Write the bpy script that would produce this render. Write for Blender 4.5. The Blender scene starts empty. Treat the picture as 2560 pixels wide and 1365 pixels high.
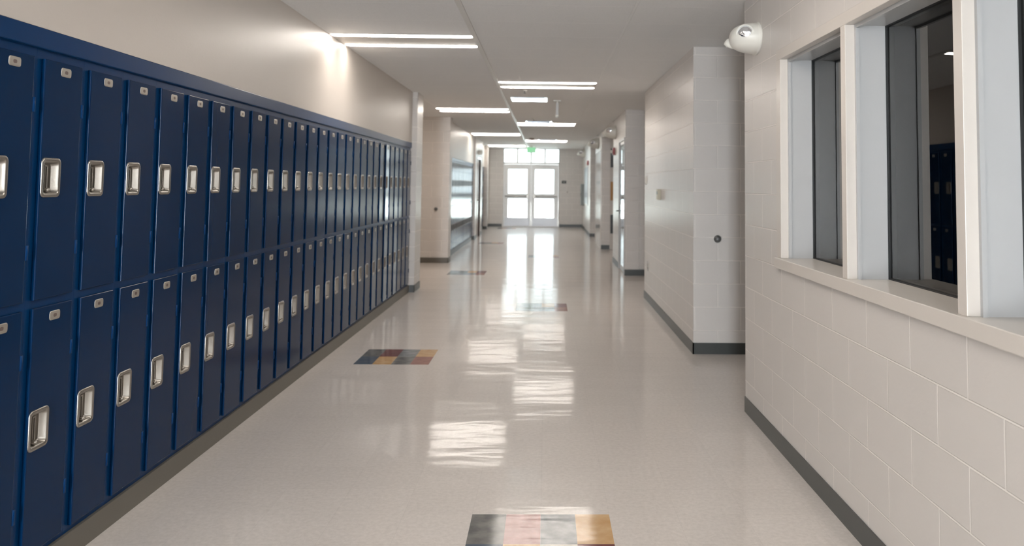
import bpy, bmesh, math, random
from mathutils import Vector, Matrix
random.seed(7)
PI = math.pi
SC = bpy.context.scene
COL = SC.collection

# ---------------------------------------------------------------- camera
CAM_F, CAM_PX, CAM_PY = 2056.8, 1413.8, 335.58
YAW, PITCH, ROLL, EYE = 0.02285, 0.06132, 0.01016, 1.46945
cd = bpy.data.cameras.new('camera')
cam = bpy.data.objects.new('camera', cd); COL.objects.link(cam)
cd.sensor_fit = 'HORIZONTAL'; cd.sensor_width = 36.0
cd.lens = CAM_F / 2560 * 36.0
cd.shift_x = (1280 - CAM_PX) / 2560
cd.shift_y = (CAM_PY - 682.5) / 2560
cy, sy, cp, sp, cr, sr = math.cos(YAW), math.sin(YAW), math.cos(PITCH), math.sin(PITCH), math.cos(ROLL), math.sin(ROLL)
fwd = Vector((sy*cp, cy*cp, sp)); right = Vector((cy, -sy, 0)); up = right.cross(fwd)
r_ = cr*right + sr*up; u_ = -sr*right + cr*up
m3 = Matrix((r_, u_, -fwd)).transposed()
cam.matrix_world = Matrix.Translation((0, 0, EYE)) @ m3.to_4x4()
cd.clip_start = 0.05; cd.clip_end = 300
cd.dof.use_dof = True; cd.dof.focus_distance = 3.4; cd.dof.aperture_fstop = 3.2
SC.camera = cam

# ---------------------------------------------------------------- world, light, exposure
SC.view_settings.view_transform = 'Standard'
SC.view_settings.look = 'None'
SC.view_settings.gamma = 1.0
SC.view_settings.use_curve_mapping = False
SC.view_settings.exposure = 0.50
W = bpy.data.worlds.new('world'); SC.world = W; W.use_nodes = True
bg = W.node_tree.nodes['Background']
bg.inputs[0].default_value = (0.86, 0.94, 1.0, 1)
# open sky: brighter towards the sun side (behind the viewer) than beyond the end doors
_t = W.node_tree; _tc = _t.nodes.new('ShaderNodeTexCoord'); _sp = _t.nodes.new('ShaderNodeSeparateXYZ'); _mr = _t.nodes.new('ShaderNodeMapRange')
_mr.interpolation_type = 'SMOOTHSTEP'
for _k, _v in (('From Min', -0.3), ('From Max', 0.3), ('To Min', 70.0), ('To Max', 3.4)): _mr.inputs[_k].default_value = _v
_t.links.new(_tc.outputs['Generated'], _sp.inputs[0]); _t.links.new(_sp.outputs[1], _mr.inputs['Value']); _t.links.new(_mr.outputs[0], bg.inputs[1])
TUBE_L = 24.0                      # radiance of the ceiling lamps
TUBE_C = (1.0, 0.92, 0.835)

def portal(name, loc, rot, sx, sz):
    l = bpy.data.lights.new(name, 'AREA'); l.shape = 'RECTANGLE'; l.size = sx; l.size_y = sz
    l.cycles.is_portal = True
    o = bpy.data.objects.new(name, l); COL.objects.link(o); o.location = loc; o.rotation_euler = rot

# ---------------------------------------------------------------- corridor dimensions
H = 2.715          # ceiling
XR = 1.322         # near right wall
XL = -1.838        # locker door plane / wall above lockers
YEND = 28.65
YBACK = -6.0
portal('daylight_portal', (-0.52, YEND + 0.25, 1.35), (-PI/2, 0, 0), 2.1, 2.8)
portal('daylight_portal', (-0.80, YBACK - 0.1, 1.25), (PI/2, 0, 0), 0.8, 2.3)

# ---------------------------------------------------------------- materials
def nt(name):
    m = bpy.data.materials.new(name); m.use_nodes = True
    n = m.node_tree; b = n.nodes['Principled BSDF']
    return m, n, b
def N(n, t, **kw):
    k = n.nodes.new(t)
    for a, v in kw.items(): setattr(k, a, v)
    return k
def L(n, a, b): n.links.new(a, b)
def simple(name, col, rough=0.5, metal=0.0, coat=0.0, spec=None, var=0.0, vscale=8.0, bump=0.0, bscale=60.0):
    m, n, b = nt(name)
    b.inputs['Base Color'].default_value = (*col, 1); b.inputs['Roughness'].default_value = rough
    b.inputs['Metallic'].default_value = metal; b.inputs['Coat Weight'].default_value = coat
    if spec is not None: b.inputs['Specular IOR Level'].default_value = spec
    if coat: b.inputs['Coat Roughness'].default_value = 0.08
    tc = N(n, 'ShaderNodeTexCoord')
    no = N(n, 'ShaderNodeTexNoise'); no.inputs['Scale'].default_value = vscale; no.inputs['Detail'].default_value = 3
    L(n, tc.outputs['Object'], no.inputs['Vector'])
    mx = N(n, 'ShaderNodeMixRGB', blend_type='MULTIPLY'); mx.inputs[0].default_value = 1
    mx.inputs[1].default_value = (*col, 1)
    rp = N(n, 'ShaderNodeMapRange'); v = max(var, 0.02)
    rp.inputs['To Min'].default_value = 1 - v; rp.inputs['To Max'].default_value = 1 + v
    L(n, no.outputs['Fac'], rp.inputs['Value']); L(n, rp.outputs[0], mx.inputs[2]); L(n, mx.outputs[0], b.inputs['Base Color'])
    if bump:
        n2 = N(n, 'ShaderNodeTexNoise'); n2.inputs['Scale'].default_value = bscale; n2.inputs['Detail'].default_value = 2
        L(n, tc.outputs['Object'], n2.inputs['Vector'])
        bp = N(n, 'ShaderNodeBump'); bp.inputs['Strength'].default_value = 1; bp.inputs['Distance'].default_value = bump
        L(n, n2.outputs['Fac'], bp.inputs['Height']); L(n, bp.outputs[0], b.inputs['Normal'])
    return m
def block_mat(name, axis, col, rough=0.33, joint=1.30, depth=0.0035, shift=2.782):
    m, n, b = nt(name)
    b.inputs['Roughness'].default_value = rough
    g = N(n, 'ShaderNodeNewGeometry'); s = N(n, 'ShaderNodeSeparateXYZ'); c = N(n, 'ShaderNodeCombineXYZ')
    L(n, g.outputs['Position'], s.inputs[0])
    ad = N(n, 'ShaderNodeMath', operation='ADD'); ad.inputs[1].default_value = 40.64 - shift
    L(n, s.outputs[axis], ad.inputs[0]); L(n, ad.outputs[0], c.inputs[0]); L(n, s.outputs[2], c.inputs[1])
    br = N(n, 'ShaderNodeTexBrick'); br.offset = 0.5; br.offset_frequency = 2
    br.inputs['Scale'].default_value = 1; br.inputs['Brick Width'].default_value = 0.4064; br.inputs['Row Height'].default_value = 0.2032
    br.inputs['Mortar Size'].default_value = 0.0045; br.inputs['Mortar Smooth'].default_value = 0.35
    br.inputs['Color1'].default_value = (*col, 1); br.inputs['Color2'].default_value = (*[x*0.985 for x in col], 1)
    br.inputs['Mortar'].default_value = (*[min(1, x*joint) for x in col], 1)  # joints coloured lighter, standing in for light caught on the groove edges
    L(n, c.outputs[0], br.inputs['Vector']); L(n, br.outputs['Color'], b.inputs['Base Color'])
    no = N(n, 'ShaderNodeTexNoise'); no.inputs['Scale'].default_value = 55; no.inputs['Detail'].default_value = 4
    L(n, g.outputs['Position'], no.inputs['Vector'])
    b1 = N(n, 'ShaderNodeBump'); b1.invert = True; b1.inputs['Distance'].default_value = depth; b1.inputs['Strength'].default_value = 1
    L(n, br.outputs['Fac'], b1.inputs['Height'])
    b2 = N(n, 'ShaderNodeBump'); b2.inputs['Distance'].default_value = 0.0006; b2.inputs['Strength'].default_value = 1
    L(n, no.outputs['Fac'], b2.inputs['Height']); L(n, b1.outputs[0], b2.inputs['Normal']); L(n, b2.outputs[0], b.inputs['Normal'])
    return m
def glass_mat(name, tint=(0.93, 0.97, 0.96)):
    m, n, b = nt(name); n.nodes.remove(b)
    fr = N(n, 'ShaderNodeFresnel'); fr.inputs['IOR'].default_value = 1.6
    tr = N(n, 'ShaderNodeBsdfTransparent'); tr.inputs[0].default_value = (*tint, 1)
    gl = N(n, 'ShaderNodeBsdfGlossy'); gl.inputs['Roughness'].default_value = 0.01; gl.inputs[0].default_value = (1, 1, 1, 1)
    mx = N(n, 'ShaderNodeMixShader'); L(n, fr.outputs[0], mx.inputs[0]); L(n, tr.outputs[0], mx.inputs[1]); L(n, gl.outputs[0], mx.inputs[2])
    L(n, mx.outputs[0], n.nodes['Material Output'].inputs[0])
    return m
def emit_mat(name, col, s):
    m, n, b = nt(name); n.nodes.remove(b)
    e = N(n, 'ShaderNodeEmission'); e.inputs[0].default_value = (*col, 1); e.inputs[1].default_value = s
    L(n, e.outputs[0], n.nodes['Material Output'].inputs[0]); return m

WALLC = (0.66, 0.62, 0.585)
M = {}
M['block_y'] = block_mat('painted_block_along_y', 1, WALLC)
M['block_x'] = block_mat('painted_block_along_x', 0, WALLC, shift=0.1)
M['plaster'] = simple('painted_plaster', (0.59, 0.54, 0.495), 0.38, var=0.02, vscale=1.5, bump=0.0004, bscale=90)
M['base'] = simple('vinyl_base', (0.052, 0.056, 0.054), 0.35)
M['base_warm'] = simple('vinyl_base_warm', (0.13, 0.118, 0.098), 0.4)
M['blue'] = simple('locker_blue_enamel', (0.0006, 0.020, 0.070), 0.17, spec=0.12, var=0.03, vscale=3)
M['blue_edge'] = simple('locker_blue_body', (0.0006, 0.032, 0.115), 0.28, spec=0.15)
M['steel'] = simple('brushed_steel', (0.38, 0.36, 0.33), 0.32, metal=1.0, var=0.05, vscale=40)
M['plate'] = simple('plate_aluminium', (0.50, 0.47, 0.42), 0.4, metal=0.8)
M['plate_mark'] = simple('plate_mark', (0.14, 0.10, 0.09), 0.5)
M['casing'] = simple('cream_window_paint', (0.66, 0.61, 0.56), 0.3)
M['frame_white'] = simple('pale_frame_paint', (0.46, 0.46, 0.46), 0.3)
M['gasket'] = simple('black_gasket', (0.012, 0.013, 0.014), 0.5)
M['glass'] = glass_mat('clear_glass')
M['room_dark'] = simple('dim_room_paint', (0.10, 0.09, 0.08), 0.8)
M['white'] = simple('white_plastic', (0.78, 0.76, 0.70), 0.35)
M['chrome'] = simple('chrome_reflector', (0.85, 0.87, 0.90), 0.08, metal=1.0, bump=0.004, bscale=60)
M['red'] = simple('red_plastic', (0.25, 0.012, 0.012), 0.35)
M['dark_metal'] = simple('dark_metal', (0.12, 0.12, 0.12), 0.3, metal=0.8)
M['black'] = simple('black_plastic', (0.012, 0.012, 0.012), 0.4)
M['beige'] = simple('beige_plastic', (0.50, 0.46, 0.36), 0.4)
M['aluminium'] = simple('door_aluminium', (0.56, 0.55, 0.53), 0.35, metal=0.3)
M['kick'] = simple('kick_plate_steel', (0.42, 0.42, 0.43), 0.38, metal=1.0)
M['bluegrey'] = simple('blue_grey_panel', (0.28, 0.32, 0.38), 0.3)
M['greygreen'] = simple('grey_green_metal', (0.24, 0.26, 0.25), 0.35)
M['tan'] = simple('tan_cork', (0.42, 0.22, 0.08), 0.6)
M['vent'] = simple('vent_enamel', (0.62, 0.66, 0.72), 0.12, metal=0.6)
M['brownish'] = simple('smoked_plastic', (0.30, 0.24, 0.20), 0.4)
M['tube'] = emit_mat('lamp_lens_lit', TUBE_C, TUBE_L)
M['fixture'] = simple('lamp_housing_white', (0.62, 0.59, 0.55), 0.4)
M['grid'] = simple('ceiling_grid_white', (0.74, 0.73, 0.70), 0.4)
M['concrete'] = simple('outdoor_concrete', (0.55, 0.54, 0.50), 0.9, var=0.1)
M['door_paint'] = simple('cream_door_paint', (0.62, 0.58, 0.54), 0.12, coat=0.5)
M['exit_green'] = emit_mat('exit_lettering_lit', (0.16, 0.62, 0.26), 0.9)
M['exit_panel'] = emit_mat('exit_panel_glow', (0.36, 0.66, 0.42), 0.75)

# floor: speckled vinyl tile, waxed, gently uneven
m, n, b = nt('waxed_vinyl_floor'); M['floor'] = m
g = N(n, 'ShaderNodeNewGeometry')
no = N(n, 'ShaderNodeTexNoise'); no.inputs['Scale'].default_value = 45; no.inputs['Detail'].default_value = 5; no.inputs['Roughness'].default_value = 0.7
L(n, g.outputs['Position'], no.inputs['Vector'])
cr_ = N(n, 'ShaderNodeValToRGB')
cr_.color_ramp.elements[0].position = 0.32; cr_.color_ramp.elements[0].color = (0.58, 0.535, 0.50, 1)
cr_.color_ramp.elements[1].position = 0.66; cr_.color_ramp.elements[1].color = (0.68, 0.63, 0.59, 1)
L(n, no.outputs['Fac'], cr_.inputs[0])
br = N(n, 'ShaderNodeTexBrick'); br.offset = 0; br.inputs['Scale'].default_value = 1
br.inputs['Brick Width'].default_value = 0.3048; br.inputs['Row Height'].default_value = 0.3048
br.inputs['Mortar Size'].default_value = 0.0009; br.inputs['Mortar Smooth'].default_value = 0.5
br.inputs['Color1'].default_value = (1, 1, 1, 1); br.inputs['Color2'].default_value = (0.965, 0.965, 0.965, 1); br.inputs['Mortar'].default_value = (0.86, 0.86, 0.86, 1)
mp = N(n, 'ShaderNodeMapping'); mp.inputs['Location'].default_value = (0.312, -3.7695 + 30.48, 0); L(n, g.outputs['Position'], mp.inputs[0]); L(n, mp.outputs[0], br.inputs['Vector'])
mx = N(n, 'ShaderNodeMixRGB', blend_type='MULTIPLY'); mx.inputs[0].default_value = 1
L(n, cr_.outputs[0], mx.inputs[1]); L(n, br.outputs['Color'], mx.inputs[2]); L(n, mx.outputs[0], b.inputs['Base Color'])
def wax(n, b, g):
    b.inputs['Roughness'].default_value = 0.5; b.inputs['Specular IOR Level'].default_value = 0.3
    b.inputs['Coat Weight'].default_value = 0.62; b.inputs['Coat Roughness'].default_value = 0.10; b.inputs['Coat IOR'].default_value = 1.5
    w = N(n, 'ShaderNodeTexNoise'); w.inputs['Scale'].default_value = 1.0; w.inputs['Detail'].default_value = 3.0
    wm = N(n, 'ShaderNodeMapping'); wm.inputs['Scale'].default_value = (1.0, 3.6, 1); L(n, g.outputs['Position'], wm.inputs[0]); L(n, wm.outputs[0], w.inputs['Vector'])
    bb = N(n, 'ShaderNodeBump'); bb.inputs['Distance'].default_value = 0.0045; bb.inputs['Strength'].default_value = 1
    L(n, w.outputs['Fac'], bb.inputs['Height']); L(n, bb.outputs[0], b.inputs['Coat Normal'])
wax(n, b, g)
def tile_mat(name, col, col2):
    m, n, b = nt(name); g = N(n, 'ShaderNodeNewGeometry')
    no = N(n, 'ShaderNodeTexNoise'); no.inputs['Scale'].default_value = 14; no.inputs['Detail'].default_value = 5; L(n, g.outputs['Position'], no.inputs['Vector'])
    c = N(n, 'ShaderNodeValToRGB'); c.color_ramp.elements[0].position = 0.35; c.color_ramp.elements[1].position = 0.68
    c.color_ramp.elements[0].color = (*col, 1); c.color_ramp.elements[1].color = (*col2, 1)
    L(n, no.outputs['Fac'], c.inputs[0]); L(n, c.outputs[0], b.inputs['Base Color']); wax(n, b, g); return m
M['t_char'] = tile_mat('tile_charcoal', (0.055, 0.058, 0.056), (0.16, 0.155, 0.145))
M['t_grey'] = tile_mat('tile_grey', (0.10, 0.115, 0.125), (0.25, 0.26, 0.265))
M['t_pink'] = tile_mat('tile_dusty_red', (0.27, 0.10, 0.09), (0.42, 0.21, 0.19))
M['t_gold'] = tile_mat('tile_gold', (0.48, 0.27, 0.095), (0.58, 0.38, 0.19))
M['t_blue'] = tile_mat('tile_blue', (0.02, 0.05, 0.095), (0.05, 0.075, 0.10))
M['t_cream'] = tile_mat('tile_pale_grey', (0.38, 0.36, 0.32), (0.50, 0.47, 0.42))
M['t_red'] = tile_mat('tile_dark_red', (0.10, 0.010, 0.012), (0.14, 0.02, 0.02))
M['t_brick'] = tile_mat('tile_brick_red', (0.20, 0.055, 0.04), (0.26, 0.09, 0.065))

# ceiling: 2x4 lay-in panels
m, n, b = nt('acoustic_ceiling'); M['ceiling'] = m
b.inputs['Roughness'].default_value = 0.75
g = N(n, 'ShaderNodeNewGeometry'); mp = N(n, 'ShaderNodeMapping'); mp.inputs['Location'].default_value = (0.61 + 12.2, -5.67 + 30.5, 0)
L(n, g.outputs['Position'], mp.inputs[0])
br = N(n, 'ShaderNodeTexBrick'); br.offset = 0; br.inputs['Scale'].default_value = 1
br.inputs['Brick Width'].default_value = 1.22; br.inputs['Row Height'].default_value = 0.61; br.inputs['Mortar Size'].default_value = 0.011; br.inputs['Mortar Smooth'].default_value = 0.1
br.inputs['Color1'].default_value = (0.93, 0.93, 0.925, 1); br.inputs['Color2'].default_value = (0.92, 0.92, 0.915, 1); br.inputs['Mortar'].default_value = (0.96, 0.96, 0.95, 1)
L(n, mp.outputs[0], br.inputs['Vector'])
no = N(n, 'ShaderNodeTexNoise'); no.inputs['Scale'].default_value = 160; no.inputs['Detail'].default_value = 2; L(n, g.outputs['Position'], no.inputs['Vector'])
mr = N(n, 'ShaderNodeMapRange'); mr.inputs['From Min'].default_value = 0.35; mr.inputs['From Max'].default_value = 0.5; mr.inputs['To Min'].default_value = 0.94; mr.inputs['To Max'].default_value = 1.0
L(n, no.outputs['Fac'], mr.inputs['Value'])
mx = N(n, 'ShaderNodeMixRGB', blend_type='MULTIPLY'); mx.inputs[0].default_value = 1
L(n, br.outputs['Color'], mx.inputs[1]); L(n, mr.outputs[0], mx.inputs[2]); L(n, mx.outputs[0], b.inputs['Base Color'])
bb = N(n, 'ShaderNodeBump'); bb.inputs['Distance'].default_value = 0.006; L(n, br.outputs['Fac'], bb.inputs['Height']); L(n, bb.outputs[0], b.inputs['Normal'])

# ---------------------------------------------------------------- mesh helpers
def box(bm, x0, x1, y0, y1, z0, z1, bev=0.0, seg=2):
    t = bmesh.new()
    bmesh.ops.create_cube(t, size=1)
    for v in t.verts:
        v.co = Vector(((x0+x1)/2 + v.co.x*(x1-x0), (y0+y1)/2 + v.co.y*(y1-y0), (z0+z1)/2 + v.co.z*(z1-z0)))
    if bev: bmesh.ops.bevel(t, geom=t.edges[:], offset=bev, segments=seg, affect='EDGES', profile=0.5)
    merge(bm, t); return bm
def merge(bm, t, mat=None):
    me = bpy.data.meshes.new('tmp')
    if mat is not None: bmesh.ops.transform(t, matrix=mat, verts=t.verts[:])
    t.to_mesh(me); t.free(); bm.from_mesh(me); bpy.data.meshes.remove(me)
def boxes(*bs, bev=0.0):
    bm = bmesh.new()
    for b_ in bs: box(bm, *b_, bev=bev)
    return bm
def lathe(bm, prof, mat=None, seg=24):
    """prof: (radius, height) pairs, revolved about local z"""
    t = bmesh.new(); rings = []
    for r, z in prof:
        if r < 1e-6: rings.append([t.verts.new((0, 0, z))])
        else: rings.append([t.verts.new((r*math.cos(2*PI*k/seg), r*math.sin(2*PI*k/seg), z)) for k in range(seg)])
    for a, b_ in zip(rings, rings[1:]):
        for k in range(seg):
            k2 = (k+1) % seg
            if len(a) == 1 and len(b_) == 1: continue
            if len(a) == 1: t.faces.new((a[0], b_[k], b_[k2]))
            elif len(b_) == 1: t.faces.new((a[k], a[k2], b_[0]))
            else: t.faces.new((a[k], a[k2], b_[k2], b_[k]))
    bmesh.ops.recalc_face_normals(t, faces=t.faces[:])
    for f in t.faces: f.smooth = True
    merge(bm, t, mat); return bm
def axis_mat(loc, d):
    return Matrix.Translation(loc) @ Vector((0, 0, 1)).rotation_difference(Vector(d).normalized()).to_matrix().to_4x4()
def rrect(w, h, r, n=5):
    pts = []
    for cx, cz, a0 in ((w/2-r, h/2-r, 0), (-w/2+r, h/2-r, PI/2), (-w/2+r, -h/2+r, PI), (w/2-r, -h/2+r, 3*PI/2)):
        for k in range(n+1):
            a = a0 + PI/2*k/n; pts.append((cx + r*math.cos(a), cz + r*math.sin(a)))
    return pts
def loft(bm, loops, cap=True, smooth=True):
    """loops: lists of equal-length 3D points"""
    t = bmesh.new(); R_ = [[t.verts.new(p) for p in l] for l in loops]
    for a, b_ in zip(R_, R_[1:]):
        for k in range(len(a)):
            k2 = (k+1) % len(a); f = t.faces.new((a[k], a[k2], b_[k2], b_[k])); f.smooth = smooth
    if cap: t.faces.new(R_[-1]); t.faces.new(R_[0][::-1])
    bmesh.ops.recalc_face_normals(t, faces=t.faces[:])
    merge(bm, t); return bm
def obj(name, bm, mat, parent=None, loc=None, label=None):
    me = bpy.data.meshes.new(name); bm.to_mesh(me); bm.free()
    me.materials.append(M[mat] if isinstance(mat, str) else mat)
    o = bpy.data.objects.new(name, me); COL.objects.link(o)
    if parent: o.parent = parent
    if loc: o.location = loc
    if label: o['label'] = label
    return o
def thing(name, label, cat, loc=(0, 0, 0), rotz=0, group=None):
    o = bpy.data.objects.new(name, None); COL.objects.link(o); o.empty_display_size = 0.1
    o.location = loc; o.rotation_euler = (0, 0, rotz)
    o['label'] = label; o['category'] = cat
    if group: o['group'] = group
    return o
def tag(o, label, cat, group=None):
    o['label'] = label; o['category'] = cat
    if group: o['group'] = group
    return o
def struct(name, bm, mat, label, cat='wall', parent=None):
    o = obj(name, bm, mat, parent)
    if not parent: o['kind'] = 'structure'; o['label'] = label; o['category'] = cat
    return o
def sempty(name, label, cat, loc=(0, 0, 0)):
    o = thing(name, label, cat, loc); o['kind'] = 'structure'; return o
def dup(root, loc, label, rotz=None):
    r = root.copy(); COL.objects.link(r); r.location = loc; r['label'] = label
    if rotz is not None: r.rotation_euler = (0, 0, rotz)
    def rec(src, par):
        for ch in list(src.children):
            if ch.name in new: continue
            c = ch.copy(); COL.objects.link(c); c.parent = par; new.add(c.name); rec(ch, c)
    new = set(); rec(root, r)
    return r

# ---------------------------------------------------------------- floor, ceiling
struct('floor', boxes((-4.5, 5.4, YBACK-0.3, YEND+0.3, -0.1, 0)), 'floor', 'waxed beige speckled vinyl tile floor of the corridor', 'floor')
struct('ceiling', boxes((-4.5, 5.4, YBACK-0.3, YEND+0.3, H, H+0.1)), 'ceiling', 'off-white suspended ceiling of lay-in panels', 'ceiling')
struct('trim_1', boxes((-0.635, -0.595, YBACK, YEND, H-0.012, H)), 'grid', 'white rail running along the ceiling beside the lamps', 'ceiling trim')
struct('ground_outside', boxes((-30, 30, YEND+0.3, 70, -0.14, -0.04)), 'concrete', 'bright concrete paving outside the end doors', 'ground')

# ---------------------------------------------------------------- right walls
OP = [(3.642, 4.598), (2.621, 3.584), (1.600, 2.563), (0.579, 1.542)]
ZB, ZT = 1.072, 2.192
XW = 1.64     # back face of the near right wall
bm = bmesh.new()
box(bm, XR, XW, YBACK, 5.455, 0, 1.03)
box(bm, XR, XW, YBACK, 5.455, ZT+0.02, H)
box(bm, XR, XW, 4.62, 5.455, 1.03, ZT+0.02); box(bm, XR, XW, YBACK, 0.55, 1.03, ZT+0.02)
wr = struct('wall_right', bm, 'block_y', 'near right wall of cream painted concrete blocks')
def baseboard(name, x0, x1, y0, y1, label, mat='base', toe=(0, 0)):
    bm = boxes((x0, x1, y0, y1, 0, 0.098))
    return struct(name, bm, mat, label, 'baseboard')
baseboard('baseboard_right', XR-0.006, XR+0.01, YBACK, 5.461, 'dark grey vinyl base along the near right block wall')
struct('wall_right_alcove', boxes((3.6, 3.7, 5.0, 7.4, 0, H)), 'block_y', 'back wall of the alcove past the near right wall')
struct('wall_right_recess', boxes((3.4, 3.5, 10.8, 13.6, 0, H)), 'block_y', 'back wall of the recess after the long right pier')
struct('wall_right_doorway', boxes((3.4, 3.5, 15.8, 19.1, 0, H)), 'block_y', 'back wall of the recess with the black and tan door')
struct('wall_right_corner', boxes((3.4, 3.5, 21.3, 23.5, 0, H)), 'block_y', 'back wall of the last recess on the right')

def pier(name, x0, y0, y1, label, x1=4.0):
    """a solid block pier: along-corridor face uses the y pattern, returns use the x pattern"""
    bm = boxes((x0, x1, y0, y1, 0, H))
    o = struct(name, bm, 'block_y', label)
    o.data.materials.append(M['block_x'])
    for f in o.data.polygons:
        if abs(f.normal.y) > 0.5: f.material_index = 1
    return o
pier('wall_right_pier', 1.306, 7.288, 10.893, 'long pale block pier on the right with thermostat')
struct('baseboard_right_pier', boxes((1.300, 1.312, 7.282, 10.899, 0, 0.098), (1.300, 4.0, 7.282, 7.292, 0, 0.098)), 'base', 'dark grey vinyl base around the long right pier', 'baseboard')
# third pier: glass door opening in its side
GD0, GD1, GDZ = 13.60, 14.66, 2.27
bm = bmesh.new()
box(bm, 1.300, 1.524, 13.52, GD0, 0, H); box(bm, 1.300, 1.60, GD0, GD1, GDZ, H); box(bm, 1.300, 1.60, GD1, 15.95, 0, H)
box(bm, 1.524, 4.0, 13.545, 13.60, 0, H); box(bm, 1.6, 4.0, 15.85, 15.95, 0, H)
o = struct('wall_right_glazed', bm, 'block_y', 'right block wall holding the glossy glass door')
o.data.materials.append(M['block_x'])
for f in o.data.polygons:
    if abs(f.normal.y) > 0.5: f.material_index = 1
struct('baseboard_right_glazed', boxes((1.294, 4.0, 13.512, 13.522, 0, 0.098), (1.292, 1.302, GD1+0.06, 15.95, 0, 0.098)), 'base', 'dark grey vinyl base beside the glossy glass door', 'baseboard')
struct('trim_2', boxes((1.290, 1.50, 15.95, 19.0, 2.56, H)), 'casing', 'cream header beam over the right recess', 'beam')
# fourth pier with painted door in its side, black and tan door on its near face
pier('wall_right_far', 1.278, 19.0, 21.4, 'right block pier with a glossy cream door')
struct('baseboard_right_far', boxes((1.272, 1.470, 18.992, 19.004, 0, 0.098)), 'base', 'short dark vinyl base under the pier with the cream door', 'baseboard')
pier('wall_right_end', 1.250, 23.40, YEND+0.1, 'last right block wall with the blue-grey panel')
struct('baseboard_right_end', boxes((1.244, 1.256, 23.39, YEND, 0, 0.098), (1.244, 2.5, 23.39, 23.402, 0, 0.098)), 'base', 'dark vinyl base of the last right wall', 'baseboard')

# ---------------------------------------------------------------- left walls
struct('wall_left', boxes((-2.30, XL, YBACK, 11.25, 2.02, H), (-2.40, -2.30, YBACK, 11.25, 0, H), (-2.30, XL, YBACK, 2.39, 0, 2.02)), 'plaster', 'smooth tan painted wall above the blue lockers')
o = struct('wall_left_pilaster', boxes((-2.40, -1.768, 11.25, 11.75, 0, H)), 'block_x', 'pale block pilaster at the far end of the near lockers')
struct('baseboard_left_pilaster', boxes((-2.4, -1.762, 11.243, 11.252, 0, 0.098), (-1.770, -1.762, 11.243, 11.75, 0, 0.098)), 'base', 'dark vinyl base around the left pilaster', 'baseboard')
struct('wall_left_alcove', boxes((-4.0, -3.9, 11.2, 15.5, 0, H), (-4.0, -2.3, 11.65, 11.75, 0, H)), 'plaster', 'back wall of the left alcove')
struct('wall_left_upper', boxes((-2.40, -1.92, 15.80, 21.9, 2.00, H)), 'plaster', 'shiny tan wall above the far left lockers')
struct('wall_left_rear', boxes((-2.5, -2.40, 15.80, 21.9, 0, H)), 'plaster', 'wall behind the far left lockers')
bm = boxes((-4.0, -1.806, 15.42, 15.80, 0, H))
o = struct('wall_left_middle', bm, 'block_x', 'warm tan block wall past the left alcove with the round bumper')
o.data.materials.append(M['plaster'])
for f in o.data.polygons:
    if abs(f.normal.x) > 0.5: f.material_index = 1
struct('baseboard_left_middle', boxes((-4.0, -1.800, 15.41, 15.422, 0, 0.098), (-1.808, -1.800, 15.41, 15.80, 0, 0.098)), 'base_warm', 'dark brown vinyl base under the tan left wall', 'baseboard')
LD0, LD1 = 22.50, 23.50
bm = bmesh.new()
box(bm, -2.5, -1.88, 21.9, LD0, 0, H); box(bm, -2.5, -1.88, LD0, LD1, 2.15, H); box(bm, -2.5, -1.88, LD1, 24.25, 0, H)
box(bm, -2.5, -2.02, 24.25, 26.9, 2.02, H); box(bm, -2.6, -2.5, 21.9, YEND, 0, H); box(bm, -2.6, -1.91, 26.9, 27.15, 0, H); box(bm, -2.6, -1.99, 27.15, YEND, 0, H)
o = struct('wall_left_far', bm, 'block_y', 'far left block wall with a narrow doorway')
o.data.materials.append(M['block_x'])
for f in o.data.polygons:
    if abs(f.normal.y) > 0.5: f.material_index = 1
struct('baseboard_left_far', boxes((-2.05, -1.874, 21.89, 21.902, 0, 0.098), (-1.882, -1.874, 21.9, LD0-0.05, 0, 0.098), (-1.882, -1.874, LD1+.05, 24.25, 0, 0.098), (-2.1, -1.904, 26.888, 26.902, 0, 0.098), (-1.996, -1.984, 27.15, YEND, 0, 0.098)), 'base', 'dark vinyl base pieces along the far left wall', 'baseboard')

# ---------------------------------------------------------------- end wall and back wall
DX0, DX1, DZ = -1.49, 0.445, 2.70
bm = bmesh.new()
box(bm, -4.5, DX0, YEND, YEND+0.2, 0, H); box(bm, DX1, 5.4, YEND, YEND+0.2, 0, H); box(bm, DX0, DX1, YEND, YEND+0.2, DZ, H)
struct('wall_end', bm, 'block_x', 'end wall of cream blocks around the glazed double doors')
struct('baseboard_end', boxes((-1.99, DX0-0.03, YEND-0.008, YEND+0.002, 0, 0.10), (DX1+0.02, 1.25, YEND-0.008, YEND+0.002, 0, 0.10)), 'base', 'dark vinyl base either side of the double doors', 'baseboard')
bm = bmesh.new()
box(bm, -4.5, -1.2, YBACK-0.2, YBACK, 0, H); box(bm, -0.4, 5.4, YBACK-0.2, YBACK, 0, H); box(bm, -1.2, -0.4, YBACK-0.2, YBACK, 2.4, H); box(bm, -1.2, -0.4, YBACK-0.2, YBACK, 0, 0.1)
struct('wall_back', bm, 'block_x', 'back wall behind the viewer with a daylight window')
struct('wall_outer_right', boxes((5.3, 5.4, YBACK-0.2, YEND+0.2, 0, H)), 'room_dark', 'outer wall far to the right')
struct('wall_outer_left', boxes((-4.5, -4.4, YBACK-0.2, YEND+0.2, 0, H)), 'room_dark', 'outer wall far to the left')
struct('wall_office', boxes((XW, 5.3, 5.36, 5.455, 0, H)), 'room_dark', 'side wall of the dark room behind the right windows')

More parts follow.
